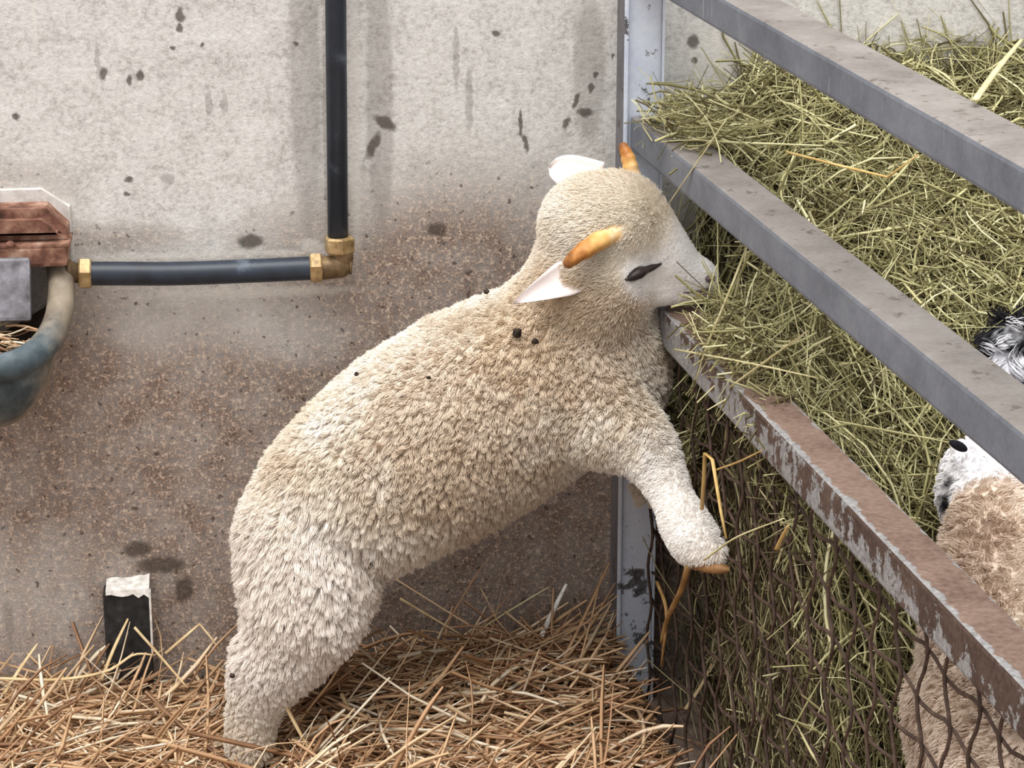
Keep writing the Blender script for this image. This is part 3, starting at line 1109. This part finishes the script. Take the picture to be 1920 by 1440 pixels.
def lamb_len(P):
    L = np.full(len(P), 0.0125)
    L = L + 0.009 * near(P, THIGH, .06, .17) + 0.004 * near(P, BELLY, .08, .2)
    L = L * (1 - .70 * near(P, MUZ, .060, .105)) * (1 - .55 * near(P, FOOT, .05, .13)) * (1 - .45 * near(P, HFOOT, .04, .12))
    return L * (1 - .6 * near(P, EYE, .02, .045))


def lamb_clump(P):
    c = 0.48 + .12 * near(P, THIGH, .06, .18) + .10 * near(P, BELLY, .08, .2)
    c = c * (1 - .75 * near(P, HEADC, .09, .15)) * (1 - .8 * near(P, MUZ, .06, .12)) * (1 - .6 * near(P, FOOT, .08, .16))
    return c


def lamb_flow(P, N):
    # wool lies back along the body and hangs down; face hair runs away from the nose
    d = np.tile(np.array([[-0.35, -0.05, -0.55]]), (len(P), 1))
    dm = np.linalg.norm(P - MUZ, axis=1)
    d = d + np.array([[0.15, 0, -0.9]]) * near(P, THIGH, .06, .2)[:, None]
    head = near(P, HEADC, .10, .15)[:, None]
    d = d * (1 - head) + np.array([[-1.25, -.1, .25]]) * head
    face = np.clip(1 - dm / 0.12, 0, 1)[:, None]
    return d * (1 - face) + unit(HEADC - MUZ)[None] * 1.8 * face


bvh = BVHTree.FromPolygons([v.co.copy() for v in body.data.vertices], [tuple(p.vertices) for p in body.data.polygons])


def on_body(u, v, out=0.0, tree=None, fallback=HY):
    d = Vector(ray(u, v)).normalized()
    h = (tree or bvh).ray_cast(Vector(CAM), d)
    if h[0] is None:
        return at(u, v, fallback), -d
    return h[0] + h[1] * out, h[1]


pe1, n1 = on_body(1193, 512)
pe2, n2 = on_body(1222, 500)
hair('fleece', body, 360000, lamb_len, lamb_flow, M_wool, lamb, clump=24, rad=0.00040, clumping=lamb_clump, curl=0.003, seed=5,
     keepf=lambda P: np.linalg.norm(P - np.array(pe1), axis=1) > 0.006)
# ears: cupped leaves
def ear(base, tip, width, bow, mat, nrm, rounded=False):
    base, tip, nrm = Vector(base), Vector(tip), Vector(nrm).normalized()
    d = tip - base
    L = d.length
    d.normalize()
    side = d.cross(nrm).normalized()
    nrm = side.cross(d)
    b = bmesh.new()
    ns, nw = 14, 8
    layers = []
    for off in (0.0022, -0.0022):
        g = []
        for i in range(ns + 1):
            s = i / ns
            if rounded:
                w = width * math.sqrt(max(0.0, 1 - (max(0, s - .45) / .55) ** 2)) + 0.001
            else:
                w = width * (1 - s) ** .8 * (0.75 + .25 * min(1, s * 4)) + 0.001
            _ = (0.42 + 0.58 * math.sin(math.pi * min(1, s * 1.25) ** .9 * .62 + .2)) * (1 - max(0, (s - .35) / .65) ** 2.0) + 0.0012
            row = []
            for j in range(nw + 1):
                x = -1 + 2 * j / nw
                th = off * (1 - 0.75 * abs(x))
                row.append(b.verts.new(base + d * L * s + side * w * .5 * x + nrm * (bow * x * x + th - 0.006 * s * s)))
            g.append(row)
        layers.append(g)
    for q, g in enumerate(layers):
        for i in range(ns):
            for j in range(nw):
                f = (g[i][j], g[i + 1][j], g[i + 1][j + 1], g[i][j + 1])
                b.faces.new(f if q == 0 else f[::-1])
    A, B = layers
    edge = [(i, 0) for i in range(ns + 1)] + [(ns, j) for j in range(1, nw + 1)] + [(i, nw) for i in range(ns - 1, -1, -1)] + [(0, j) for j in range(nw - 1, 0, -1)]
    for (i, j), (k, l) in zip(edge, edge[1:] + edge[:1]):
        b.faces.new((A[i][j], B[i][j], B[k][l], A[k][l]))
    return keep(build('ear', b, mat), lamb)


M_ear = mat_wool('white_ear', [(0.3, rgb(228, 214, 210)), (0.7, rgb(240, 232, 230))], 30)
pe, ne = on_body(1085, 520)
ear_n = ear(pe + Vector((0, .012, 0)), at(963, 569, pe.y - 0.022), px(84, pe), 0.010, M_ear, (0.35, -0.75, 0.6))
ear_f = ear(at(1125, 338, HY + .03), at(1029, 312, HY + .06), px(66, pe), 0.007, M_ear, (0.1, -0.9, 0.35), True)


def horn(pts, r0, r1, mat):
    P = spline(pts, 26)
    rad = []
    for i in range(26):
        s = i / 25
        r = r0 + (r1 - r0) * s ** 1.3
        r *= 1 + 0.05 * math.sin(s * 34) + 0.05 * math.sin(s * 11 + 1)
        if s > .9:
            r *= math.sqrt(max(0.05, 1 - ((s - .9) / .1) ** 2))
        rad.append(r)
    b = bmesh.new()
    add_tube(b, [Vector(p) for p in P], rad, 14, flat=0.8)
    return keep(build('horn', b, mat), lamb)


def mat_horn(root, tip):
    k = NT('amber_horn', 0.5, 0.35)
    pos = k.pos()
    ax = Vector(tip) - Vector(root)
    dn = k.n('ShaderNodeVectorMath', operation='DOT_PRODUCT')
    sb = k.n('ShaderNodeVectorMath', operation='SUBTRACT')
    k.put(sb.inputs[0], pos)
    sb.inputs[1].default_value = root
    k.t.links.new(sb.outputs[0], dn.inputs[0])
    dn.inputs[1].default_value = ax / ax.length_squared
    nz = k.noise(90, 4, 0.6, pos)
    f = k.math('ADD', dn.outputs['Value'], k.math('MULTIPLY', k.math('SUBTRACT', nz, 0.5), 0.7))
    k.color(k.ramp(f, [(0.1, rgb(246, 220, 178)), (0.45, rgb(228, 178, 108)), (0.8, rgb(176, 114, 52)), (1.0, rgb(128, 80, 40))]))
    k.bump(nz, 0.35, 0.002)
    return k.m


ph1, _ = on_body(1140, 442)
hp1 = [at(1172, 424, on_body(1172, 424)[0].y + .016), at(1146, 438, ph1.y + .006),  at(1110, 460, ph1.y - .018), at(1078, 482, ph1.y - .026), at(1058, 501, ph1.y - .026)]
horn(hp1, px(27, ph1), px(11, ph1), mat_horn(hp1[0], hp1[-1]))
hp2 = [at(1186, 345, HY + .02), at(1183, 318, HY + .02), at(1176, 292, HY + .025), at(1165, 268, HY + .035)]
horn(hp2, px(23, ph1), px(11, ph1), mat_horn(hp2[0], hp2[-1]))

M_eye = mat_simple('dark_eye', [(0.3, rgb(26, 20, 20)), (0.7, rgb(58, 46, 44))], 60, 0.45, 0, 0.4, 0.2)
b = bmesh.new()
ep = [on_body(u, v, .0008)[0] for u, v in ((1172, 525), (1183, 519), (1197, 511), (1210, 506), (1222, 501), (1240, 494))]
ep = [Vector(p) for p in spline(ep, 22)]
er = np.interp(np.linspace(0, 5, 22), range(6), (2, 11, 15, 9, 8, 2)) * px(1, pe1)
add_tube(b, ep, [float(x) for x in er], 12, flat=0.8)
keep(build('eye', b, M_eye), lamb)['label'] = 'dark almond eye'
M_nose = mat_simple('grey_nose', [(0.3, rgb(70, 58, 60)), (0.7, rgb(128, 112, 112))], 60, 0.5)
b = bmesh.new()
pn, nn = on_body(1331, 522)
add_ball(b, pn, px(1, pn), 2, (11, 9, 8))
pm, _ = on_body(1322, 552)
add_ball(b, pm, px(1, pn), 2, (13, 8, 4))
keep(build('nostril', b, M_nose), lamb)
b = bmesh.new()
mp_ = [on_body(u, v, -.0005)[0] for u, v in ((1332, 540), (1318, 545), (1300, 548), (1282, 549))]
add_tube(b, mp_, [.0022, .0026, .0022, .001], 8)
keep(build('mouth', b, M_nose), lamb)

M_hoof = mat_simple('tan_hoof', [(0.3, rgb(112, 78, 48)), (0.55, rgb(164, 122, 80)), (0.8, rgb(200, 164, 120))], 50, 0.6)
def hoof(base, tip, r, name='hoof'):
    base, tip = Vector(base), Vector(tip)
    b = bmesh.new()
    for k in (-1, 1):
        o = Vector((0, k * r * .45, 0))
        add_tube(b, [base + o, base.lerp(tip, .4) + o, base.lerp(tip, .8) + o * .8, tip + o * .5], [r * .62, r * .75, r * .55, r * .15], 12)
    return keep(build(name, b, M_hoof), lamb)
hoof(at(1302, 1056, -0.440), at(1368, 1068, -0.474), px(16, at(1310, 1046, -.43)))
hoof(at(466, 1398, -0.24), at(482, 1416, -0.25), px(28, at(462, 1400, -.24)))
M_muck = mat_simple('dried_muck', [(0.3, rgb(34, 28, 24)), (0.7, rgb(70, 58, 48))], 80)
for (u, v, r) in ((690, 1050, 8), (971, 633, 9), (1003, 646, 6), (681, 713, 4), (810, 714, 4), (918, 566, 5), (452, 1262, 5)):
    p, n = on_body(u, v, 0.014)
    b = bmesh.new()
    add_ball(b, p, px(r, p), 2, (1.1, .6, 1))
    for vv in b.verts:
        vv.co += Vector((random.uniform(-1, 1), 0, random.uniform(-1, 1))) * px(r * .3, p)
    keep(build('dirt_speck', b, M_muck), lamb)

# ------------------------------------------------------------------ tan sheep behind the fence
sheep = empty('sheep', Vector((deep(1890, 1200, 2.6).x, deep(1890, 1200, 2.6).y, 0)))
tag(sheep, 'tan woolly sheep with white head feeding on the hay behind the bars at lower right', 'sheep')


def dp(u, v, z, r, q=1.0, shrink=12):
    p = deep(u, v, z)
    return (p, px(max(r - shrink, 5), p), q)


ch = [
    [dp(1868, 1090, 2.66, 122), dp(1890, 1200, 2.60, 168), dp(1930, 1330, 2.50, 200), dp(1985, 1480, 2.38, 215), dp(2050, 1640, 2.26, 215)],
    [dp(1868, 1060, 2.68, 115), dp(1860, 980, 2.74, 88), dp(1850, 915, 2.80, 76)],
    [dp(1850, 900, 2.80, 80), dp(1826, 878, 2.82, 70), dp(1802, 905, 2.82, 56), dp(1786, 950, 2.81, 44)],
    [dp(1960, 1480, 2.50, 90), dp(1960, 1700, 2.50, 60), dp(1960, 1900, 2.52, 40)],
]
# legs reach the floor
for (u, z) in ((1830, 2.62), (2000, 2.36)):
    p = deep(u, 1330, z)
    ch.append([(p, 0.07, 1), (Vector((p.x, p.y, p.z * .5)), 0.035, 1), (Vector((p.x + .005, p.y, 0.03)), 0.022, 1)])
ch = ch[:3] + ch[4:]
sp2 = [(deep(1825, 868, 2.80), 0.066, rgb(246, 244, 246), 1.0, 0.3), (deep(1788, 935, 2.80), 0.040, rgb(246, 244, 246), 1.0, 0.3), (deep(1762, 905, 2.79), 0.014, rgb(40, 36, 40), 1.0, 0.4), (deep(1758, 945, 2.79), 0.016, rgb(40, 36, 40), 1.0, 0.4)]
M_tan = mat_wool('tan_wool', [(0.32, rgb(196, 174, 156)), (0.5, rgb(219, 201, 184)), (0.7, rgb(234, 221, 207))], 14, sp2)
sbody = skin_from_balls('body', ch, M_tan, sheep, 0.008, 6)
hair('fleece', sbody, 90000, lambda P: 0.013 - 0.006 * near(P, np.array(deep(1810, 890, 2.81)), .06, .09), lambda P, N: np.tile(np.array([[0.2, -0.5, -0.3]]), (len(P), 1)), M_tan, sheep,
     clump=16, rad=0.0006, clumping=0.5, curl=0.002, seed=21)
M_dark = mat_wool('black_hair', [(0.3, rgb(24, 24, 28)), (0.7, rgb(58, 56, 60))], 40)
b = bmesh.new()
add_ball(b, deep(1797, 836, 2.77), px(1, deep(1797, 836, 2.77)), 3, (20, 10, 9), Matrix.Rotation(0.5, 3, 'Y').to_3x3())
keep(build('ear', b, M_dark), sheep)['label'] = 'small dark ear'

# ------------------------------------------------------------------ black and white sheep
pied = empty('sheep', Vector((deep(1960, 700, 2.95).x, deep(1960, 700, 2.95).y, 0)))
tag(pied, 'black and white shaggy sheep half out of frame above the middle rail', 'sheep')
ch = [
    [dp(1905, 640, 2.95, 62), dp(1950, 670, 2.96, 85), dp(2020, 720, 2.97, 110), dp(2120, 800, 2.98, 150), dp(2260, 840, 3.0, 160), dp(2400, 860, 3.0, 150)],
    [dp(1905, 640, 2.95, 62), dp(1878, 690, 2.93, 50), dp(1866, 740, 2.92, 38)],
]
for (u, z) in ((2120, 2.9), (2380, 2.92)):
    p = deep(u, 900, z)
    ch.append([(p, 0.07, 1), (Vector((p.x, p.y, p.z * .5)), 0.032, 1), (Vector((p.x, p.y, 0.03)), 0.022, 1)])
sp3 = [(deep(1888, 612, 2.90), 0.026, rgb(236, 236, 240), 1.0, 1.6), (deep(1872, 665, 2.90), 0.020, rgb(226, 226, 232), 1.0, 1.8),
       (deep(1912, 690, 2.90), 0.022, rgb(230, 230, 236), 1.0, 1.8)]
M_pied = mat_wool('black_white_wool', [(0.3, rgb(18, 18, 22)), (0.55, rgb(40, 39, 44)), (0.8, rgb(84, 82, 86))], 30, sp3)
pbody = skin_from_balls('body', ch, M_pied, pied, 0.009, 5)
hair('fleece', pbody, 32000, lambda P: np.full(len(P), 0.026), lambda P, N: np.tile(np.array([[-0.35, -0.2, -0.5]]), (len(P), 1)), M_pied, pied,
     clump=16, rad=0.0007, clumping=0.6, curl=0.003, seed=31)

# ------------------------------------------------------------------ single stalks that stand out
M_pale = mat_simple('pale_stalk', [(0.3, rgb(186, 176, 126)), (0.7, rgb(222, 214, 172))], 40, 0.55)
M_gold = mat_simple('gold_stalk', [(0.3, rgb(196, 158, 88)), (0.7, rgb(230, 200, 138))], 40, 0.5)
M_brownst = mat_simple('brown_stalk', [(0.3, rgb(140, 104, 62)), (0.7, rgb(190, 152, 100))], 40, 0.55)
M_straw1 = mat_simple('straw_stalk', [(0.3, rgb(196, 164, 116)), (0.7, rgb(232, 210, 168))], 40, 0.5)


def sd(u, v, s):
    """point seen at (u,v) on the plane parallel to the fence at offset s"""
    d = Vector(ray(u, v))
    o = FO + SD * s - Vector(CAM)
    return Vector(CAM) + d * (o.dot(SD) / d.dot(SD))


def stalk(name, pts, w, mat, label, group=None, bendy=True):
    P = spline(pts, 4 * len(pts)) if bendy else [Vector(p) for p in pts]
    n = len(P)
    b = bmesh.new()
    add_tube(b, [Vector(p) for p in P], [w * .5 * (1 - .45 * (i / (n - 1)) ** 3) for i in range(n)], 7, flat=.55)
    o = build(name, b, mat)
    c = Vector(P[0])
    o.data.transform(Matrix.Translation(-c))
    o.location = c
    return tag(o, label, 'stalk', group)


G1, G2 = 'loose hay stalks by the fence', 'loose straws in the bedding'
stalk('hay_stalk', [sd(1362, 224, .03), sd(1300, 315, .0), sd(1252, 385, -.015)], .0035, M_pale, 'pale hay stalk slanting over the middle rail beside the far horn', G1)
stalk('hay_stalk', [sd(1265, 655, -.012), sd(1400, 680, .004), sd(1530, 708, .03)], .0042, M_pale, 'long pale hay stalk lying almost level over the end of the bottom rail', G1)
stalk('hay_stalk', [sd(1370, 725, -.008), sd(1440, 674, .012), sd(1515, 620, .03)], .0042, M_pale, 'hay stalk rising to the right across the level one on the bottom rail', G1)
stalk('hay_stalk', [sd(1402, 458, .03), sd(1370, 540, .01), sd(1325, 650, -.005), sd(1305, 712, -.01)], .0036, M_pale, 'upright hay stalk hanging just past the lamb muzzle', G1)
stalk('hay_stalk', [sd(1316, 955, -.004), sd(1320, 900, -.008), sd(1322, 850, -.01), sd(1336, 862, -.01), sd(1352, 960, -.006), sd(1362, 1010, -.004)], .0052, M_gold, 'bent yellow stalk folded over beside the raised foreleg', G1, False)
stalk('hay_stalk', [sd(1340, 882, -.004), sd(1385, 866, -.006), sd(1428, 845, -.004)], .0042, M_gold, 'short yellow stalk below the bottom rail pointing right', G1)
stalk('hay_stalk', [sd(1320, 1050, -.055), sd(1380, 1008, -.030), sd(1470, 972, -.004)], .0042, M_pale, 'pale stalk lying across the raised front hoof', G1)
stalk('hay_stalk', [sd(1290, 1062, -.02), sd(1278, 1105, -.012), sd(1252, 1160, -.006), sd(1240, 1205, -.003)], .0085, M_brownst, 'thick brown stalk hanging down from the raised front hoof', G1)
stalk('hay_stalk', [sd(1456, 1030, -.004), sd(1466, 1008, -.004), sd(1478, 985, -.002)], .0055, M_gold, 'stubby yellow stalk caught in the wire panel', G1)
stalk('hay_stalk', [deep(1475, 285, 3.05), deep(1580, 312, 3.0), deep(1665, 332, 2.93), deep(1722, 290, 2.9)], .0055, M_gold, 'crooked orange-yellow stalk on the hay between middle and top rail', G1, False)
stalk('hay_stalk', [sd(1828, 188, .05), sd(1870, 130, .12), sd(1915, 75, .18)], .0068, M_pale, 'broad pale stalk sticking up behind the top rail at upper right', G1)
stalk('hay_stalk', [sd(1232, 1090, -.002), sd(1250, 1150, -.002), sd(1240, 1250, -.002)], .0052, M_brownst, 'thin brown stalk standing beside the foot of the white post', G1)
stalk('straw_stalk', [at(190, 1275, -.09), at(214, 1215, -.07), at(240, 1160, -.055)], .0058, M_straw1, 'straw leaning up in front of the black stub post', G2)
stalk('straw_stalk', [at(252, 1176, -.06), at(300, 1230, -.07), at(352, 1290, -.10)], .0060, M_straw1, 'straw slanting down to the right from the black stub post', G2)
stalk('straw_stalk', [at(310, 1225, -.06), at(345, 1195, -.05), at(374, 1170, -.045), at(395, 1195, -.05), at(414, 1222, -.06)], .0062, M_straw1, 'folded straw making a peak left of the hind leg', G2, False)
stalk('straw_stalk', [at(0, 1272, -.10), at(110, 1274, -.10), at(200, 1258, -.10), at(250, 1228, -.09), at(290, 1228, -.085)], .0068, M_straw1, 'long bowed straw lying at far left below the bowl', G2)
stalk('straw_stalk', [at(8, 1300, -.10), at(40, 1250, -.08), at(70, 1207, -.06)], .0060, M_straw1, 'straw sticking up at the far left edge', G2)
stalk('straw_stalk', [at(750, 1122, -.05), at(805, 1155, -.06), at(865, 1190, -.08)], .0056, M_straw1, 'straw leaning against the wall below the lamb belly', G2)
stalk('straw_stalk', [at(900, 1180, -.05), at(960, 1142, -.03), at(1030, 1100, -.012)], .0030, M_pale, 'thin straw leaning on the wall behind the wide white one', G2)
stalk('straw_stalk', [at(1010, 1205, -.06), at(1035, 1150, -.04), at(1062, 1095, -.02)], .0085, M_white_chip, 'wide whitish straw leaning on the wall left of the white post', G2)
stalk('straw_stalk', [at(528, 1308, -.27), at(556, 1362, -.28), at(592, 1428, -.29)], .0070, M_straw1, 'straw standing against the front of the planted hind foot', G2)
stalk('straw_stalk', [at(640, 1300, -.20), at(662, 1350, -.22), at(682, 1415, -.24)], .0060, M_straw1, 'pale bent straw to the right of the planted hind foot', G2)
stalk('straw_stalk', [at(836, 1350, -.20), at(850, 1390, -.22), at(868, 1440, -.24)], .0052, M_white_chip, 'short bright straw at the bottom middle of the bedding', G2)
stalk('straw_stalk', [at(1285, 1330, -.25), at(1315, 1285, -.23), at(1342, 1230, -.21)], .0058, M_straw1, 'straw leaning towards the wire panel below the raised hoof', G2)

# straw fallen into the drinking bowl
NB = 46
cb = np.array([list(at(rng.uniform(-60, 78), rng.uniform(612, 668), -0.115)) for _ in range(NB)])
cb[:, 1] = rng.uniform(-.145, -.08, NB)
yb = rng.normal(-.35, .5, NB)
db = unit(np.stack([np.cos(yb), np.sin(yb) * .5, rng.normal(-.05, .16, NB)], -1))
lb = bend_lines(cb, db, rng.uniform(.02, .055, NB), np.tile([[0, 0, 1.0]], (NB, 1)), 5, .15, .15)
Vb, Fb = tubes(lb, rng.uniform(.0022, .0055, NB), .45)
tag(link('straw_litter', mesh_np('straw_litter', Vb, Fb), M_straw), 'bits of golden straw lying in the drinking bowl', 'straw', kind='stuff')
